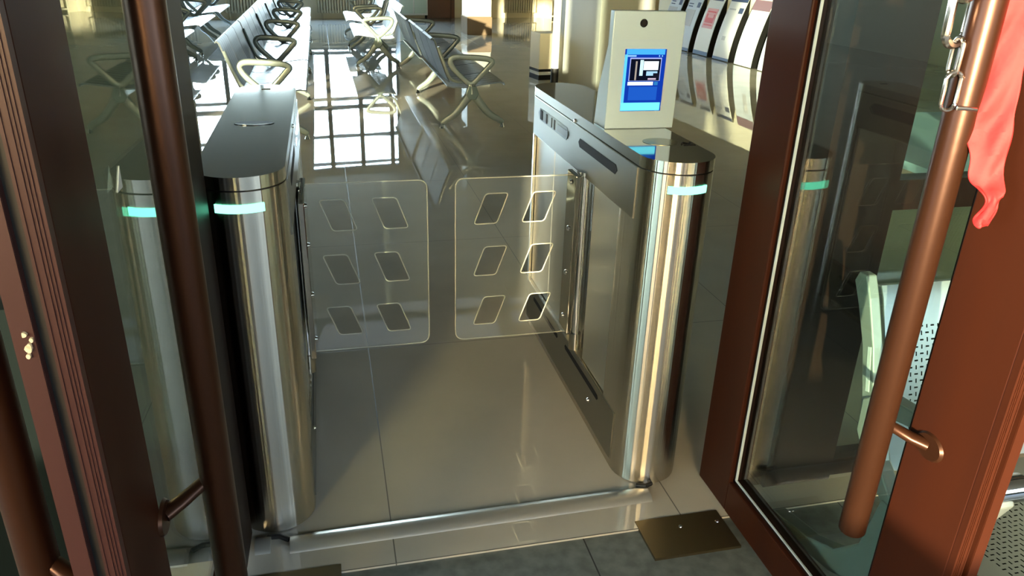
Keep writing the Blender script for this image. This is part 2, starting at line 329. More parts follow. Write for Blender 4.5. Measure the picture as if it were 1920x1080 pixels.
t = thing('added_column', (-.74, -1.6, 0), 'broad dark brown column added behind the camera to block the sun', 'column')  # unseen column, added to shade the terminal and the hinge stile
MB().box((-1.06, -1.8, .12), (-.42, -1.4, 3.5)).build('shaft', 'frame_dark', t, bevel=.01); MB().box((-1.09, -1.83, 0), (-.39, -1.37, .12)).build('foot', 'plinth', t)
t = thing('added_column', (-1.47, -1.6, 0), 'slimmer dark brown column added to block the sun, left of the broad one', 'column')  # unseen column, added to shade the left leaf's edge
MB().box((-1.64, -1.75, .12), (-1.30, -1.45, 3.5)).build('shaft', 'frame_dark', t, bevel=.01); MB().box((-1.67, -1.78, 0), (-1.27, -1.42, .12)).build('foot', 'plinth', t)
t = thing('added_building', (8.5, -2.5, 0), 'cream building added out of view for gold streaks in the steel', 'building')  # unseen building, added as a sunlit surface for the steel to mirror
MB().box((8, -4.3, 0), (12, 1.4, 5)).build('wall', 'wall', t)
for y in (-3.0, -1.4, .2): MB().box((7.97, y-.5, .9), (8.02, y+.35, 2.6)).build('window', 'black', t)
for y in (-3.8, -2.1, -.6): MB().tube([(7.93, y, 0), (7.93, y, 5)], .06, 10).build('downpipe', 'frame_dark', t, smooth=True)
# ------------------------------------------------------------------ door leaves
def make_leaf(name, sx, x_hinge, rz, outer):
    """sx=+1: right leaf (inner face looks to -x). Local frame: hinge line at y=0, leaf runs to -y; inner face at x=0, body towards +x*sx"""
    d = struct(name, (x_hinge, 1.745, 0), rz); T = .062; Lw = .885
    def bx(y0, y1, z0, z1, x0=0, x1=T): 
        return (min(sx*x0, sx*x1), -max(y0, y1) if False else min(-y0, -y1), z0), (max(sx*x0, sx*x1), max(-y0, -y1), z1)
    ZB, ZT = .02, 2.4
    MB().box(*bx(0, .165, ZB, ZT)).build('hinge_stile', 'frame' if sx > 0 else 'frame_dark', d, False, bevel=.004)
    MB().box(*bx(Lw-.165, Lw, ZB, ZT)).build('lock_stile', 'frame', d, False, bevel=.004)
    MB().box(*bx(.165, Lw-.165, ZB, ZB+.10)).build('bottom_rail', 'frame', d, False, bevel=.003)
    MB().box(*bx(.165, Lw-.165, ZT-.12, ZT)).build('top_rail', 'frame', d, False, bevel=.003)
    # profiled closing edge with ribs and a seal groove
    e = MB()
    for k, (x0, x1, y1) in enumerate(((0.0, .024, .012), (.0045, .0055, .0135), (.0085, .0095, .0135), (.0125, .0135, .0135), (.020, .0215, .0135), (.038, .062, .010), (.0385, .040, .0115))):
        e.box(*bx(Lw-.001, Lw+y1, ZB, ZT, x0, x1))
    e.build('edge_rib', 'ribs' if sx < 0 else 'frame', d, False)
    MB().box(*bx(Lw-.001, Lw+.001, ZB, ZT, .0241, .0379)).build('edge_seal', 'rubber', d, False)
    g = MB(); yg0, yg1 = .165, Lw-.165
    for y0, y1 in ((yg0, yg0+.012), (yg1-.035 if sx < 0 else yg1-.012, yg1)): g.box(*bx(y0, y1, ZB+.1, ZT-.12, .012, .05))
    g.box(*bx(yg0, yg1, ZB+.10, ZB+.112, .012, .05))
    g.build('glazing_bead', 'frame_dark', d, False)
    g = MB(); g.box(*bx(yg0+.010, yg0+.0135, ZB+.112, ZT-.12, .0118, .018)); g.box(*bx(yg0+.012, yg1-.012, ZB+.110, ZB+.1145, .0118, .016))
    g.build('gasket', 'bead', d, False)
    MB().box(*bx(yg0+.012, yg1-.012, ZB+.112, ZT-.13, .028, .034)).build('glass_pane', 'glass', d, False)
    # pull handles on both faces
    for side in ((-1, 1) if outer else (-1,)):
        hx = -.075 if side < 0 else T+.075; hy = (.725 if sx > 0 else .66) if side < 0 else .81
        z0 = .44 if sx > 0 else .38
        h = MB().tube([(sx*hx, -hy, z0), (sx*hx, -hy, z0+.004), (sx*hx, -hy, 1.9), (sx*hx, -hy, 1.904)], [.023, .0255, .0255, .023], 28)
        h = h.build('pull_handle', 'handle', d, False, smooth=True)
        for zb in (.70, 1.66):
            fx = 0 if side < 0 else T; by = hy+.045
            b = MB().tube([(sx*hx, -hy, zb), (sx*(hx*.7+fx*.3), -hy-.006, zb-.012), (sx*(hx*.3+fx*.7), -hy-.025, zb-.028), (sx*fx, -by, zb-.034)], [.012, .013, .014, .015], 14, sc=(1, .75))
            b.build('handle_bracket', 'handle', h, False, smooth=True)
            q = MB().tube([(sx*(fx+side*.0), -by-.006, zb-.034), (sx*(fx+side*.005), -by-.006, zb-.034)], [.034, .03], 24, sc=(1, .8)); q.build('rosette', 'handle', h, False, smooth=True)
    return d
door_r = make_leaf('door_2', 1, 1.04, 0, False)
door_l = make_leaf('door_1', -1, -.270, R(-1.3), True)
# chipped paint and a scrap of white label on the left leaf
cp = MB()
for k in range(5):
    cx, cz = .045+random.uniform(-.004, .004), 1.055+k*.006+random.uniform(-.002, .002); r = random.uniform(.002, .005)
    cp.prism([(-cx+r*math.cos(a)*random.uniform(.7, 1.2), cz+r*1.3*math.sin(a)*random.uniform(.7, 1.2)) for a in [i*math.pi/4 for i in range(8)]], -.899, -.893, 'y')
o = cp.build('paint_chip', mat('bare_filler', (214, 196, 160), .7), door_l, False)
MB().prism([(-.545, 1.135), (-.515, 1.135), (-.515, 1.168)], -.0275, -.0265, 'x').build('label_scrap', 'white', door_l, False)

# ------------------------------------------------------------------ turnstiles
def stadium(cx, y0, y1, w, inset=None, side=-1, n=18):
    """plan of a pedestal with round ends; inset=(ya,yb,d) cuts the passage side back by d"""
    r = w/2; P = arc(cx, y0+r, r, math.pi, 2*math.pi, n)+arc(cx, y1-r, r, 0, math.pi, n)
    if inset:
        ya, yb, dd = inset
        if side < 0: P = P+[(cx-r, yb), (cx-r+dd, yb), (cx-r+dd, ya), (cx-r, ya)]
        else:
            k = n+1; P = P[:k]+[(cx+r, ya), (cx+r-dd, ya), (cx+r-dd, yb), (cx+r, yb)]+P[k:]
    return P
def make_turnstile(label, cx, side):
    """side: -1 passage lies to -x, +1 passage lies to +x"""
    w = .205; y0, y1 = 1.755, 3.03; xs = cx+side*w/2
    t = thing('turnstile', (cx, 2.39, 0), label, 'turnstile', 'swing-gate turnstiles')
    cur = stadium
    b = MB(); b.prism(stadium(cx, y0, y1, w), .004, .20); b.prism(stadium(cx, y0, y1, w, (1.965, 2.925, .028), side), .20, .82); b.prism(stadium(cx, y0, y1, w), .82, .966)
    b.build('body', 'steel_tube', t, smooth=True)
    b = MB(); b.prism(stadium(cx, y0+.006, y1-.006, w-.012), .966, .970); b.build('lid_gap', 'black', t)
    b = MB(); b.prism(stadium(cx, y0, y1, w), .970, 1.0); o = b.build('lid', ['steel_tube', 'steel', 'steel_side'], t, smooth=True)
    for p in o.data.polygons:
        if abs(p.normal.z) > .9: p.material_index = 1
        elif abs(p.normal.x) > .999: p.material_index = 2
    s = side
    def px(a, b_): return (min(xs+s*a, xs+s*b_), max(xs+s*a, xs+s*b_))
    def sb(ya, yb, za, zb, a, b_): x0, x1 = px(a, b_); return (x0, ya, za), (x1, yb, zb)
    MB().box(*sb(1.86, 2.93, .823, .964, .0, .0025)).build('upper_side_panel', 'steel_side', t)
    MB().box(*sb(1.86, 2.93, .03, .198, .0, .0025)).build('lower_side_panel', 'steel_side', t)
    MB().box(*sb(1.972, 2.20, .205, .816, -.028, -.006)).build('access_panel', 'steel_satin', t)
    MB().box(*sb(2.40, 2.66, .205, .816, -.028, -.012)).build('access_panel', 'steel_satin', t)
    MB().box(*sb(2.67, 2.918, .205, .816, -.028, -.012)).build('access_panel', 'steel_satin', t)
    def slot(ya, yb, zc, h):
        P = [(ya+h, zc-h), (yb-h, zc-h), (yb, zc), (yb-h, zc+h), (ya+h, zc+h), (ya, zc)]
        x0, x1 = px(.0, .0035); return MB().prism(P, x0, x1, 'x')
    for ya, yb, zc, h in ((2.0, 2.36, .918, .014), (2.0, 2.37, .165, .009), (2.46, 2.82, .155, .009)): slot(ya, yb, zc, h).build('slot', 'black', t)
    if side < 0:
        slot(2.47, 2.86, .915, .022).build('sensor_window', mat('smoked_window', (66, 80, 86), .35), t)
        for ya, yb in ((2.80, 2.83), (2.735, 2.75), (2.67, 2.68), (2.63, 2.645)):
            MB().box(*sb(ya, yb, .898, .932, .003, .005)).build('sensor_mark', 'black', t)
        MB().box(*sb(2.475, 2.60, .902, .926, .003, .005)).build('sensor_lens', mat('sensor_lens', (34, 44, 50), .3), t)
    else:
        slot(2.47, 2.86, .915, .022).build('sensor_window', mat('smoked_window_2', (60, 66, 66), .12, .4), t)
    def bolt(y, z, a=.0025, r=.008):
        x0, x1 = xs+s*a, xs+s*(a+.005); MB().tube([(x0, y, z), (x1, y, z)], [r, r*.7], 14, up=(0, 1, 0)).build('bolt', 'chrome', t, smooth=True)
    bolt(2.415, .975, 0, .007); bolt(2.087, .108)
    # pivot: round tube with a flat clamp
    hx = xs+s*-.004; yp = 2.285
    MB().tube([(hx, yp, .262), (hx, yp, .828)], .0135, 18).build('pivot_tube', 'chrome', t, smooth=True)
    hb = MB(); x0, x1 = sorted((hx+s*.012, hx+s*.03)); hb.box((x0, 2.29 if s < 0 else 2.12, .255 if s < 0 else .33), (x1, 2.385, .822)); cl = hb.build('hinge_clamp', 'steel', t, bevel=.003)
    for z in ((.79, .63, .47, .305) if s < 0 else (.80, .68, .523, .376)):
        xa = hx+s*.03; MB().tube([(xa, 2.34 if s < 0 else 2.165, z), (xa+s*.006, 2.34 if s < 0 else 2.165, z)], [.0095, .007], 14, up=(0, 1, 0)).build('bolt', 'chrome', cl, smooth=True)
    MB().tube([(hx, yp, .20), (hx, yp, .262)], .02, 18).build('pivot_bearing', 'steel', t, smooth=True)
    MB().tube([(hx, yp, .828), (hx, yp, .838)], .019, 18).build('pivot_cap', 'chrome', t, smooth=True)
    # light strip round the front end
    r = w/2; cy = y0+r; lc = cx+(-.012 if s < 0 else .004); a0 = -math.pi/2-.55; a1 = -math.pi/2+.55
    pin = arc(cx, cy, r-.004, a0, a1, 16); pout = arc(cx, cy, r+.0022, a0, a1, 16)
    MB().prism(pout+pin[::-1], .917, .937).build('light_strip', 'led', t)
    # swing flap: clear acrylic with six slanted openings
    cu = bpy.data.curves.new('flap_outline', 'CURVE'); cu.dimensions = '2D'; cu.fill_mode = 'BOTH'; cu.extrude = .005
    xa = hx+s*.022; xb = xs+s*.405; yf = 2.39
    def rounded(P, r, n=5):
        out = []; m = len(P)
        for i in range(m):
            p = Vector(P[i]); a = (Vector(P[i-1])-p).normalized(); b = (Vector(P[(i+1) % m])-p).normalized()
            rr = r[i] if isinstance(r, (list, tuple)) else r
            A = p+a*rr; B = p+b*rr
            for k in range(n+1): q = k/n; out.append(tuple((A*(1-q)+p*q)*(1-q)+(p*(1-q)+B*q)*q))
        return out
    def w_(d): return xs+s*d
    outer = rounded([(w_(.0), .215), (w_(.402), .215), (w_(.402), .80), (w_(.0), .80)], [.004, .035, .03, .004])
    holes = []
    for d in (.118, .282):
        for zc in (.322, .508, .694):
            W_, sl_, h = .078, .038, .052
            holes.append(rounded([(w_(d+W_/2+sl_/2+.0), zc-h), (w_(d-W_/2+sl_/2), zc-h), (w_(d-W_/2-sl_/2), zc+h), (w_(d+W_/2-sl_/2), zc+h)], .012, 4))
    for P in [outer]+holes:
        sp = cu.splines.new('POLY'); sp.points.add(len(P)-1)
        for q, p in zip(sp.points, P): q.co = (p[0], p[1], 0, 1)
        sp.use_cyclic_u = True
    tmp = bpy.data.objects.new('flap_outline', cu); C.objects.link(tmp)
    me = bpy.data.meshes.new_from_object(tmp.evaluated_get(bpy.context.evaluated_depsgraph_get())); bpy.data.objects.remove(tmp)
    for v in me.vertices: v.co = Vector((v.co.x, yf+v.co.z, v.co.y))-Vector(t.location)
    me.materials.clear(); me.materials.append(M['acrylic'])
    fl = bpy.data.objects.new('swing_flap', me); C.objects.link(fl); fl.parent = t
    e = MB()
    for P in [outer]+holes: e.tube([(p[0], yf, p[1]) for p in P], .0022, 6, closed=True, up=(0, 1, 0))
    e.build('polished_edge', 'acrylic_edge', fl, world=True)
    return t
TR = make_turnstile('steel turnstile pedestal right of the passage, carrying the screen terminal', .894, -1)
TL = make_turnstile('steel turnstile pedestal left of the passage, bare top with an oval slot', -.207, 1)
# extras on the tops
p = [(-.207+.056*math.cos(a)-.0, 2.34+.032*math.sin(a)) for a in [i*math.pi/16 for i in range(32)]]
MB().prism(p, 1.0, 1.0012).build('card_slot', 'black', TL)
p = [(-.207+.054*math.cos(a), 2.34+.030*math.sin(a)) for a in [math.pi+i*math.pi/16 for i in range(17)]]+[(-.207+.054*math.cos(a), 2.34+.012*math.sin(a)) for a in [2*math.pi-i*math.pi/16 for i in range(17)]]
MB().prism(p, 1.0012, 1.0018).build('slot_lip', 'chrome', TL)
MB().box((-.222, 2.93, 1.0), (-.192, 2.94, 1.002)).build('top_mark', 'black', TL)
m_ = MB(); m_.tube([(.955, 1.955, 1.001), (.965, 1.97, 1.001), (.975, 1.955, 1.001), (.985, 1.968, 1.001)], .0025, 6); m_.box((.955, 1.94, 1.0), (.99, 1.944, 1.0012))
m_.build('reader_mark', 'black', TR)
p = [(.905+.05*math.cos(a), 1.99+.045*math.sin(a)) for a in [i*math.pi/16 for i in range(32)]]
MB().prism(p, 1.0, 1.0008).build('reader_disc', mat('reader_film', (120, 112, 84), .22, 1), TR)

# ------------------------------------------------------------------ screen terminal
K = thing('access_terminal', (.905, 2.22, 1.0), 'steel access terminal with a lit blue screen, standing on the right turnstile', 'terminal')
k = MB(); X0, X1 = .802, 1.02; yf0, yf1 = 2.165, 2.155
P = [(yf0, 1.0), (yf0+.10, 1.0), (yf0+.085, 1.10), (yf1+.035, 1.24), (yf1+.032, 1.335), (yf1, 1.335)]
k.prism(P, X0, X1, 'x'); k.build('housing', 'terminal', K, bevel=.003)
def kf(z): return yf0+(yf1-yf0)*(z-1.0)/.335
def kpanel(name, x0, x1, z0, z1, m, d, par):
    a = MB(); P = [(x0, z0), (x1, z0), (x1, z1), (x0, z1)]
    vs = [(x, kf(z)-d, z) for x, z in P]+[(x, kf(z)+.001, z) for x, z in P]
    a.add(vs, [(0, 1, 2, 3), (4, 7, 6, 5), (0, 4, 5, 1), (1, 5, 6, 2), (2, 6, 7, 3), (3, 7, 4, 0)]); return a.build(name, m, par)
sc0, sc1, sz0, sz1 = .845, .972, 1.053, 1.231
scr = kpanel('screen', sc0, sc1, sz0, sz1, emis('screen_navy', (14, 50, 150), 1.0), .002, K)
def sp(name, a0, b0, a1, b1, col, d=.0026, s=1.0):
    """fractions of the screen, origin top left"""
    return kpanel(name, sc0+(sc1-sc0)*a0, sc0+(sc1-sc0)*a1, sz1-(sz1-sz0)*b1, sz1-(sz1-sz0)*b0, emis(name+'_light', col, s), d, scr)
sp('header_bar', .03, .0, .96, .085, (66, 160, 238)); sp('side_glow', 0, .085, .06, .86, (90, 190, 245)); sp('footer_bar', .0, .86, .97, .99, (110, 226, 250), .003)
sp('title_text', .05, .095, .27, .12, (130, 180, 240)); sp('picture_frame', .13, .135, .9, .505, (150, 160, 215)); sp('video_picture', .15, .155, .88, .5, (10, 14, 30), .0030)
sp('video_window', .47, .19, .83, .33, (226, 246, 250), .0034); sp('video_window', .38, .17, .46, .42, (190, 226, 240), .0034); sp('video_curtain', .27, .19, .31, .49, (150, 140, 130), .0034)
sp('video_chairs', .55, .35, .82, .42, (150, 190, 215), .0034); sp('video_shadow', .72, .38, .86, .46, (20, 20, 34), .0037); sp('video_floor', .6, .46, .8, .485, (190, 170, 190), .0034)
sp('input_bar', .12, .52, .74, .575, (230, 250, 246), .003, 1.1); sp('input_button', .77, .52, .86, .575, (40, 110, 170), .003); sp('lower_panel', .16, .6, .86, .82, (26, 80, 175), .0030)
for x_ in (.82, .89): sp('status_icon', x_, .095, x_+.025, .12, (120, 180, 235))
a = MB(); a.tube([(.892, kf(1.302)-.004, 1.302), (.892, kf(1.302)+.001, 1.302)], .0085, 24, up=(1, 0, 0)); a.build('camera_lens', 'black', K, smooth=True)
a = MB(); ring = [(.892+.0105*math.cos(q), kf(1.302)-.001, 1.302+.0105*math.sin(q)) for q in [i*math.pi/12 for i in range(24)]]; a.tube(ring, .0016, 6, closed=True, up=(0, 1, 0)); a.build('lens_ring', 'chrome', K, smooth=True)
MB().box((.83, 2.17, 1.0), (1.0, 2.275, 1.004)).build('mounting_foot', 'black', K)

# ------------------------------------------------------------------ threshold cable cover
def strip(x0, x1, ya, yb, label, name='cable_cover'):
    a = MB(); prof = [(-.034, 0), (-.027, .009), (-.009, .015), (.009, .015), (.027, .009), (.034, 0)]
    vs = []; n = 6
    for x, y in ((x0, ya), (x1, yb)): vs += [(x, y+p_[0], p_[1]) for p_ in prof]
    a.add(vs, [(i, (i+1) % n, n+(i+1) % n, n+i) for i in range(n)]+[tuple(range(n))[::-1], tuple(range(n, 2*n))])
    return tag(a.build(name, 'alu', smooth=True), label, 'cable cover')
strip(-.172, .862, 1.70, 1.712, 'long aluminium cable cover strip across the tiled threshold')
strip(-.262, -.222, 1.712, 1.712, 'short stub of aluminium cable cover left of the left turnstile')
tag(MB().tube([(-.232, 1.735, .006), (-.20, 1.728, .01), (-.175, 1.715, .006)], .007, 8).build('cable', 'rubber', smooth=True), 'black cable at the foot of the left turnstile', 'cable')
tag(MB().tube([(.84, 1.752, .006), (.862, 1.735, .014), (.88, 1.74, .016), (.884, 1.762, .008)], .007, 8).build('cable', 'rubber', smooth=True), 'black cable at the foot of the right turnstile', 'cable')
# floor-spring cover plates
for x0, x1, y0, y1, lb in ((.777, 1.03, 1.455, 1.605, 'brown steel floor plate below the right door leaf'), (-.30, -.041, 1.45, 1.6, 'brown steel floor plate below the left door leaf')):
    o = thing('floor_plate', ((x0+x1)/2, (y0+y1)/2, 0), lb, 'floor plate'); MB().box((x0, y0, -.006), (x1, y1, .0025)).build('plate', 'steel_dull', o)
    for sx_ in (x0+.12, x1-.02): MB().tube([(sx_, (y0+y1)/2+.03, .0025), (sx_, (y0+y1)/2+.03, .004)], [.006, .005], 12).build('screw', 'chrome', o)

# ------------------------------------------------------------------ chain and ribbon on the right leaf
CH = thing('chain', (.935, 1.02, 1.28), 'bright metal chain hanging beside the right pull handle', 'chain')
def link(c, h, w, r, ang, tilt=0):
    """oval link: long axis z (h), width w turned by ang about z"""
    P = []; 
    for i in range(28):
        a = 2*math.pi*i/28; x = math.cos(a)*w/2; z = math.sin(a)*w/2+(h/2-w/2)*(1 if math.sin(a) > 0 else -1)
        v = Matrix.Rotation(ang, 3, 'Z') @ (Matrix.Rotation(tilt, 3, 'Y') @ Vector((x, 0, z))); P.append(Vector(c)+v)
    a = MB().tube(P, r, 8, closed=True, up=(0, .31, .95)); return a.build('link', 'chain', CH, smooth=True)
link((.93, 1.032, 1.410), .084, .040, .0068, R(8)); link((.93, 1.032, 1.462), .06, .03, .0058, R(98)); 
link((.93, 1.020, 1.352), .056, .024, .0032, R(80)); link((.928, 1.010, 1.303), .058, .024, .0032, R(-8))
MB().tube([(.928, .99, 1.281), (.94, .986, 1.281), (.958, .984, 1.279)], .0032, 8).build('link', 'chain', CH, smooth=True)
# ribbon: a crumpled strip hanging from the handle
RB = MB(); pts = [((1925, -60), 62), ((1908, 0), 66), ((1890, 60), 66), ((1876, 120), 60), ((1868, 170), 56), ((1862, 215), 54), ((1852, 245), 62), ((1852, 290), 48), ((1850, 330), 46), ((1850, 356), 46), ((1862, 372), 18), ((1856, 392), 20), ((1842, 414), 24), ((1838, 424), 14)]
def pix(x, y, X=None, Y=None, Z=None):
    d = r2*((x-960)/FPX)+u2*(-(y-540)/FPX)+f_; c = Vector((0, 0, 1.48)); t_ = X/d.x if X is not None else Y/d.y if Y is not None else (Z-1.48)/d.z
    return c+d*t_
rows = []
dd = Vector((math.cos(R(-40)), math.sin(R(-40)), 0))
prev = []
for i, ((x, y), wd) in enumerate(pts):
    c = pix(x, y, X=.992); wd = wd/1443*1.32; 
    rows.append([c+dd*((j/8-.5)*wd)*1.15+Vector((.35, 1, 0))*(.004*math.sin(j*1.1+i*1.7)+.005*math.sin(i*2.3+j*.4))+dd*(.004*math.sin(i*2.9+j))+Vector((0, 0, .004*math.sin(j*1.4+i*.8))) for j in range(9)])
vs = [v for r0 in rows for v in r0]; n_ = len(rows)
RB.add(vs, [(i*9+j, i*9+j+1, (i+1)*9+j+1, (i+1)*9+j) for i in range(n_-1) for j in range(8)])
rib = RB.build('ribbon', 'ribbon', smooth=True); tag(rib, 'torn red cloth ribbon tied beside the right pull handle', 'ribbon')
md = rib.modifiers.new('s', 'SUBSURF'); md.levels = 2; md.render_levels = 2
md = rib.modifiers.new('t', 'SOLIDIFY'); md.thickness = .0025

# ------------------------------------------------------------------ waiting benches
def smooth_loop(P, n=5):
    """Catmull-Rom through closed points"""
    out = []; m = len(P)
    for i in range(m):
        p0, p1, p2, p3 = [Vector(P[(i+k) % m]) for k in (-1, 0, 1, 2)]
        for k in range(n):
            t = k/n; out.append(.5*((2*p1)+(p2-p0)*t+(2*p0-5*p1+4*p2-p3)*t*t+(3*p1-p0-3*p2+p3)*t**3))
    return out
def smooth_path(P, n=5):
    P = [Vector(p) for p in P]; Q = [P[0]*2-P[1]]+P+[P[-1]*2-P[-2]]; out = []
    for i in range(1, len(Q)-2):
        for k in range(n):
            t = k/n; p0, p1, p2, p3 = Q[i-1:i+3]; out.append(.5*((2*p1)+(p2-p0)*t+(2*p0-5*p1+4*p2-p3)*t*t+(3*p1-p0-3*p2+p3)*t**3))
    return out+[P[-1]]
def make_bench(label, group, loc, rz=0, seats=3, pitch=.635, sheet='bench', arms=None, legs=None, cat='bench'):
    """local frame: x forward (the way a sitter faces), y along the bench from 0"""
    b = thing('waiting_bench', loc, label, cat, group, rz); L = seats*pitch
    seat_p = [(.03, .375), (.08, .362), (.2, .36), (.36, .385), (.50, .402), (.545, .395), (.555, .375)]
    back_p = [(.055, .40), (.03, .46), (-.01, .56), (-.05, .68), (-.075, .755), (-.095, .775), (-.115, .765)]
    for i in range(seats):
        a0, a1 = i*pitch+.012, (i+1)*pitch-.012
        MB().sheet(seat_p, a0, a1, -.012, 'y').build('seat', sheet, b, False, smooth=True)
        bk_ = MB().sheet(back_p, a0, a1, .012, 'y').build('backrest', ['bench_back', 'bench_rear_shade'], b, False, smooth=True)
        for p in bk_.data.polygons: p.material_index = 1 if p.normal.x < -.6 else 0      # rear faces get their shade as a darker colour
    for y in (legs if legs is not None else (.0, L)): MB().prism([(.19, .30), (.22, .25), (.28, .25), (.31, .30), (.285, .37), (.215, .37)], y-.03, y+.03, 'y').build('hub', 'hub', b, False, bevel=.006)
    MB().box((.22, -.0, .285), (.28, L, .335)).build('beam', 'bench_frame', b, False, bevel=.004)
    for y in (arms if arms is not None else (0, L)):
        P = [(.24, y, .385), (.15, y, .45), (.075, y, .53), (.055, y, .585), (.10, y, .615), (.24, y, .612), (.38, y, .60), (.43, y, .575), (.40, y, .535), (.33, y, .46)]
        MB().tube(smooth_loop(P), .025, 8, closed=True, sc=(1.0, .72), up=(0, 1, 0)).build('armrest', 'bench_frame', b, False, smooth=True)
        MB().tube([(.24, y, .385), (.25, y, .30)], [.03, .035], 8, up=(0, 1, 0)).build('arm_stem', 'bench_frame', b, False, smooth=True)
        MB().tube(smooth_path([(.16, y, .40), (.06, y, .43), (.0, y, .56), (-.05, y, .70)]), .013, 8, up=(0, 1, 0)).build('back_support', 'bench_frame', b, False, smooth=True)
    for y in (legs if legs is not None else (.0, L)):
        for sx, xe in ((-1, -.02), (1, .53)):
            P = smooth_path([(.25, y, .33), (.25+sx*.05, y, .25), (.25+sx*.15, y, .13), (xe-sx*.02, y, .06), (xe, y, .035)])
            lg = MB().tube(P, [.044-.024*i/(len(P)-1) for i in range(len(P))], 8, sc=(1.0, .7), up=(0, 1, 0)).build('leg', 'bench_frame', b, False, smooth=True)
            MB().tube([(xe, y, 0), (xe, y, .012), (xe, y, .04)], [.022, .018, .010], 12).build('foot', 'chrome', lg, False, smooth=True)
    return b
G1 = 'silver waiting benches in the right-hand row'; G2 = 'silver waiting benches in the row behind the left turnstile'; G3 = 'silver waiting benches in the far left row'
B1 = make_bench('silver waiting bench nearest in the right-hand row, seen from behind', G1, (1.02, 6.87, 0), pitch=.61)
B1b = make_bench('second silver waiting bench of the right-hand row, joined behind the nearest', G1, (1.0, 8.74, 0), pitch=.61, arms=(1.83,), legs=(1.83,))
def again(src, loc, label, group, rz=0):
    c = copy_tree(src); c.location = loc; c.rotation_euler.z = rz; c['label'] = label; c['group'] = group; return c
again(B1, (.97, 12.6, 0), 'silver waiting bench turned to the left, beyond the joined pair of the right-hand row', G1, R(180))
again(B1, (.95, 14.9, 0), 'farthest silver waiting bench of the right-hand row, turned to the left', G1, R(180))
B2 = make_bench('silver waiting bench directly behind the left turnstile, nearest in its row', G2, (-.70, 6.55, 0), pitch=.6)
B2b = make_bench('second silver waiting bench behind the left turnstile', G2, (-.70, 8.39, 0), pitch=.6, arms=(1.8,), legs=(1.8,))
again(B2b, (-.70, 10.23, 0), 'third silver waiting bench behind the left turnstile', G2)
again(B2b, (-.71, 12.07, 0), 'fourth silver waiting bench in the row behind the left turnstile', G2)
again(B2b, (-.72, 13.91, 0), 'farthest silver waiting bench in the row behind the left turnstile', G2)
again(B1, (-2.2, 7.2, 0), 'nearest silver waiting bench in the far left row', G3)
again(B1, (-2.2, 9.6, 0), 'second silver waiting bench in the far left row', G3)
again(B1, (-2.2, 12.0, 0), 'third silver waiting bench in the far left row', G3)
again(B1, (-2.2, 14.4, 0), 'farthest silver waiting bench in the far left row', G3)

# ------------------------------------------------------------------ perforated bench outside, behind the right leaf
PERF = {'Z': (.47, .74), 'X': (.14, .50)}
M['perf_back'] = perforated('perforated_back', (150, 160, 160), 'Y', 'Z'); M['perf_seat'] = perforated('perforated_seat', (146, 154, 150), 'Y', 'X')
def make_outer_bench():
    # local x forward = world -y ; local y along = world +x
    b = thing('perforated_bench', (1.15, 1.235, 0), 'pale perforated metal bench outside, behind the glass of the right door leaf', 'bench', None, R(-90))
    seats, pitch = 2, .58
    seat_p = [(.03, .40), (.08, .385), (.2, .38), (.36, .40), (.46, .415), (.49, .40)]
    back_p = [(.045, .425), (.03, .47), (-.0, .58), (-.04, .70), (-.08, .80), (-.095, .825), (-.115, .82)]
    for i in range(seats):
        a0, a1 = i*pitch+.02, (i+1)*pitch-.006
        MB().sheet(seat_p, a0, a1, -.004, 'y').build('seat', 'perf_seat', b, False, smooth=True)
        MB().sheet(back_p, a0, a1, .004, 'y').build('backrest', 'perf_back', b, False, smooth=True)
    for y in (.0, seats*pitch):
        # side post of the backrest with a slot
        P = [(.06, .45), (.03, .47), (-.0, .58), (-.04, .70), (-.085, .80), (-.11, .845), (-.135, .845), (-.145, .82), (-.115, .77), (-.075, .69), (-.04, .58), (-.01, .46), (.02, .44)]
        ps = MB().prism(P, y-.012, y+.014, 'y').build('back_post', 'bench_frame', b, False, bevel=.003)
        MB().prism([(-.02, .60), (-.045, .70), (-.055, .697), (-.031, .597)], y-.0135, y-.011, 'y').build('post_slot', 'bead', ps, False)
        MB().prism([(.30, .40), (.33, .52), (.36, .585), (.34, .61), (.15, .64), (.03, .625), (-.03, .58), (-.025, .50), (.02, .44), (.10, .385), (.14, .40), (.06, .47), (.03, .53), (.05, .58), (.15, .605), (.29, .585), (.31, .565), (.27, .46), (.24, .40)], y-.018, y+.018, 'y').build('armrest', 'bench_frame', b, False, bevel=.005)
        MB().tube([(.33, y-.02, .60), (.33, y+.05, .60)], [.026, .026], 16, up=(1, 0, 0)).build('arm_end', 'chrome', b, False, smooth=True)
        MB().prism([(-.27, .05), (-.25, .085), (-.10, .12), (.0, .17), (.07, .25), (.10, .40), (.24, .40), (.26, .28), (.33, .16), (.45, .09), (.47, .05), (.44, .045), (.30, .09), (.2, .14), (.10, .15), (.0, .10), (-.12, .075), (-.24, .045)], y-.022, y+.022, 'y').build('leg', 'bench_frame', b, False, bevel=.005)
        for x in (-.25, .45): MB().tube([(x, y, 0), (x, y, .012), (x, y, .014), (x, y, .05)], [.02, .02, .009, .009], 14).build('foot', 'chrome', b, False, smooth=True)
    MB().box((.13, 0, .325), (.20, seats*pitch, .372)).build('beam', 'bench_frame', b, False, bevel=.004)
    return b
make_outer_bench()

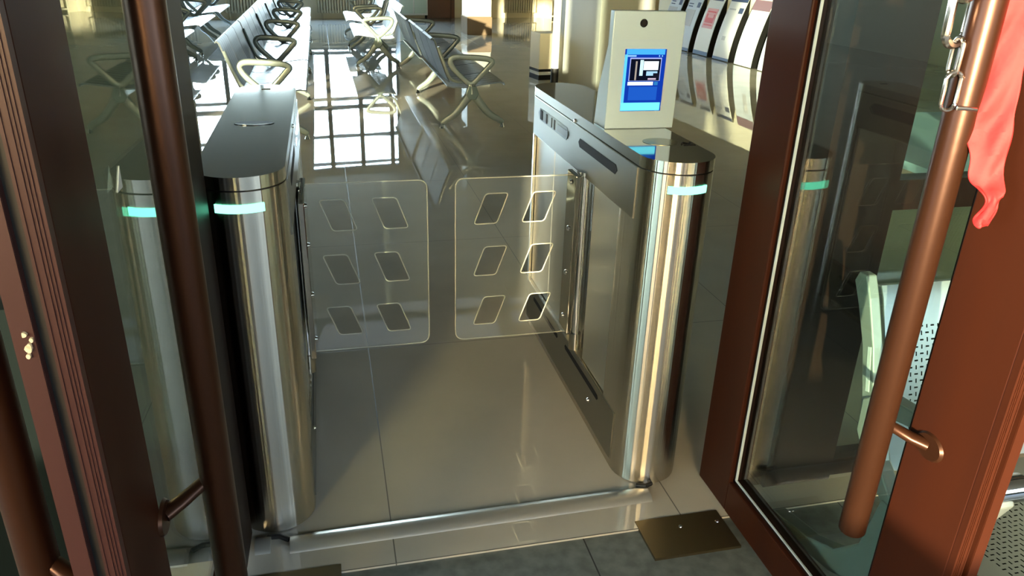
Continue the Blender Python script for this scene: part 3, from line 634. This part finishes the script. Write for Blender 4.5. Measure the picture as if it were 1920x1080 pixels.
# ------------------------------------------------------------------ pillars, radiators, posters and cupboards inside
def pillar(corner, w, dpt, label, rz):
    t = thing('pillar', (*corner, 0), label, 'pillar', None, rz)
    MB().box((0, 0, .32), (w, dpt, 3.5)).build('shaft', 'pillar', t, False, bevel=.006)
    MB().box((-.012, -.012, 0), (w+.012, dpt+.012, .32)).build('plinth', 'plinth', t, False, bevel=.004); return t
pillar((2.68, 15.0), .46, .46, 'white pillar with a brown plinth in the middle of the hall', R(4))
t = thing('pillar', (3.06, 8.66, 0), 'broad pale pillar behind the screen terminal', 'pillar', None, R(13)); MB().box((0, 0, 0), (.74, .95, 3.5)).build('shaft', 'pillar', t, False, bevel=.006)
def radiator(u, w, label, n):
    t = thing('radiator', room(u+w/2, -.07, 0), label, 'radiator', 'radiators along the far wall', TH); a = MB(); m = int(w/.06)
    for i in range(m): a.box((-w/2+i*w/m+.004, -.045, .12), (-w/2+(i+1)*w/m-.016, .03, .54))
    a.build('fins', 'radiator', t, False, bevel=.005)
    a = MB(); a.box((-w/2, -.03, .14), (w/2, .02, .17)); a.box((-w/2, -.03, .49), (w/2, .02, .52)); a.build('header', 'radiator', t, False)
    for x in (-w/2+.1, w/2-.1): MB().box((x-.015, -.02, 0), (x+.015, .02, .13)).build('foot', 'radiator', t, False)
for k, (u, w, lb) in enumerate(((-3.1, 1.6, 'ribbed radiator at the far left below the great window'), (-.95, 1.3, 'ribbed radiator below the great window, left of the bench row'), (.95, 1.5, 'ribbed radiator below the great window, between the bench rows'), (5.3, .85, 'sunlit ribbed radiator right of the white pillar'))): radiator(u, w, lb, k)
# pale cupboards and shelves on the sunny side
def shelf(u, w, h, label, n):
    t = thing('shelf_unit', room(u, -.22, 0), label, 'shelf', None, TH); a = MB(); a.box((-w/2, -.18, .0), (-w/2+.03, .18, h)); a.box((w/2-.03, -.18, 0), (w/2, .18, h)); a.box((-w/2, .16, 0), (w/2, .18, h)); a.build('carcass', 'wall', t, False)
    for i in range(n+1): MB().box((-w/2+.03, -.18, .05+i*(h-.08)/n), (w/2-.03, .16, .08+i*(h-.08)/n)).build('shelf_board', 'wall', t, False)
shelf(6.75, .7, 1.5, 'cream open shelf unit against the far wall', 4)
shelf(4.6, .45, 1.1, 'low cream shelf unit beside the brown door', 3)
t = thing('cupboard', room(3.0, -.3, 0), 'low white cupboard on feet against the far wall, left of the brown door', 'cupboard', None, TH); MB().box((-.35, -.2, .1), (.3, .2, .95)).build('carcass', 'white', t, False, bevel=.006)
for x in (-.18, .13): MB().box((x-.14, -.212, .14), (x+.14, -.2, .91)).build('cupboard_front', 'mint', t, False, bevel=.003)
for x in (-.32, .27): MB().box((x-.02, -.18, 0), (x+.02, -.14, .1)).build('foot', 'black', t, False)
t = thing('waste_bin', (2.72, 9.7, 0), 'narrow cream cabinet with dark base behind the right turnstile', 'cabinet', None, R(10))
MB().box((-.14, -.14, .13), (.14, .14, .56)).build('body', 'wall', t, False, bevel=.006); MB().box((-.14, -.14, 0), (.14, .14, .06)).build('base', 'black', t, False); MB().box((-.135, -.135, .06), (.135, .135, .10)).build('plinth', 'white', t, False); MB().box((-.142, -.142, .10), (.142, .142, .13)).build('band', 'black', t, False)
t = thing('barrier_post', (2.70, 9.15, 0), 'slim white post with dark foot beside the broad pillar', 'post')
MB().tube([(0, 0, .2), (0, 0, 1.5)], .045, 16).build('shaft', 'white', t, False, smooth=True); MB().tube([(0, 0, 0), (0, 0, .2)], .047, 16).build('foot', 'rubber', t, False, smooth=True)
# low partition with leaning posters
PA = Vector((5.90, 14.2, 0)); PB = Vector((6.19, 7.6, 0)); pd = (PB-PA).normalized(); pn = Vector((-pd.y, pd.x, 0))
if pn.x < 0: pn = -pn
prt = MB(); q = [PA+pn*.25, PB+pn*.25, PB+pn*.33, PA+pn*.33]; prt.prism([(v.x, v.y) for v in q], 0, 1.25); tag(prt.build('partition', 'wall'), 'cream partition behind the leaning posters at the right', 'partition')
def poster(sx, w, label, kind):
    base = PA+pd*sx; ang = math.atan2(pd.y, pd.x); t = thing('poster_board', (base.x, base.y, 0), label, 'poster', 'leaning posters at the right', ang)
    # local x along the partition towards the camera, local y towards the partition (+)
    sgn = 1 if pn.dot(Vector((-pd.y, pd.x, 0))) > 0 else -1
    def yb(z): return sgn*(.0+.235*(z/.92)**1.6)
    def pan(x0, x1, z0, z1, off, n=10):
        a = MB(); pr_ = [(yb(z0+(z1-z0)*i/n)-sgn*off, z0+(z1-z0)*i/n) for i in range(n+1)]; return a.sheet([(p_[0], p_[1]) for p_ in pr_], x0, x1, .003, 'x')
    pan(-w/2, w/2, .01, .92, .004, 14).build('sheet', KIND[kind][0], t, False)
    sd = MB(); prf = [(yb(.92*i/10), .92*i/10) for i in range(11)]+[(sgn*.24, .92), (sgn*.24, .0)]; sd.prism(prf, w/2-.0, w/2+.01, 'x'); sd.prism(prf, -w/2-.01, -w/2, 'x'); sd.build('side_shade', 'black', t, False)  # black plates put in as the shade between the leaning sheets
    for (x0, x1, z0, z1, m) in KIND[kind][1]: pan(x0*w-w/2, x1*w-w/2, z0, z1, .008, 4).build('print', m, t, False)
for n_, c_ in dict(pap_white=(222, 222, 220), pap_grey=(176, 176, 180), pap_blue=(90, 112, 150), pap_navy=(40, 56, 92), pap_red=(206, 60, 62), pap_plum=(120, 92, 104), pap_pale=(196, 204, 214), pap_pink=(220, 150, 150)).items(): M[n_] = mat(n_, c_, .45)
KIND = {0: ('pap_pale', [(.0, 1, .86, .92, 'pap_navy'), (.1, .4, .74, .755, 'pap_navy'), (.1, .4, .70, .715, 'pap_navy'), (.7, .9, .70, .78, 'pap_navy'), (.05, .7, .40, .66, 'pap_grey'), (0, 1, .01, .06, 'pap_blue')]),
        1: ('pap_white', [(.2, .9, .84, .89, 'pap_navy'), (.15, .85, .42, .72, 'pap_pink'), (.22, .78, .46, .68, 'pap_red'), (.32, .7, .58, .66, 'pap_pink'), (0, 1, .01, .07, 'pap_blue')]),
        2: ('pap_white', [(0, 1, .86, .91, 'pap_navy'), (.7, .95, .70, .78, 'pap_navy'), (.1, .5, .74, .76, 'pap_grey'), (.3, .5, .30, .36, 'pap_grey'), (0, 1, .01, .05, 'pap_blue')]),
        3: ('pap_pale', [(0, 1, .78, .92, 'pap_plum'), (.55, .8, .40, .68, 'pap_grey'), (.6, .75, .56, .64, 'pap_white')])}
PL = [(.9, 0, 'grey poster farthest back, half hidden by the screen terminal'), (1.55, 0, 'pale poster with navy heading, left of the red-square poster'), (2.2, 1, 'leaning poster with a red square on white'), (2.85, 2, 'white poster with navy heading, right of the red-square poster'), (3.5, 3, 'pale poster with a plum heading, seen left of the door leaf'), (4.15, 3, 'pale plum-headed poster behind the brown door frame'), (4.8, 3, 'pale plum-headed poster seen through the right door glass')]
for s_, k_, lb in PL: poster(s_+.0, .47, lb, k_)
# pale blue slab behind the sidelight
t = thing('pale_slab', (5.2, 5.6, 0), 'pale blue-grey low slab seen through the sidelight glass', 'pale_slab')
MB().box((-1.0, -1.1, 0), (.9, 1.0, .06)).build('base', 'plinth', t, False); MB().box((-1.0, -1.1, .06), (.9, 1.0, .12)).build('top', mat('pale_blue_top', (150, 178, 196), .4), t, False)
# ------------------------------------------------------------------ end
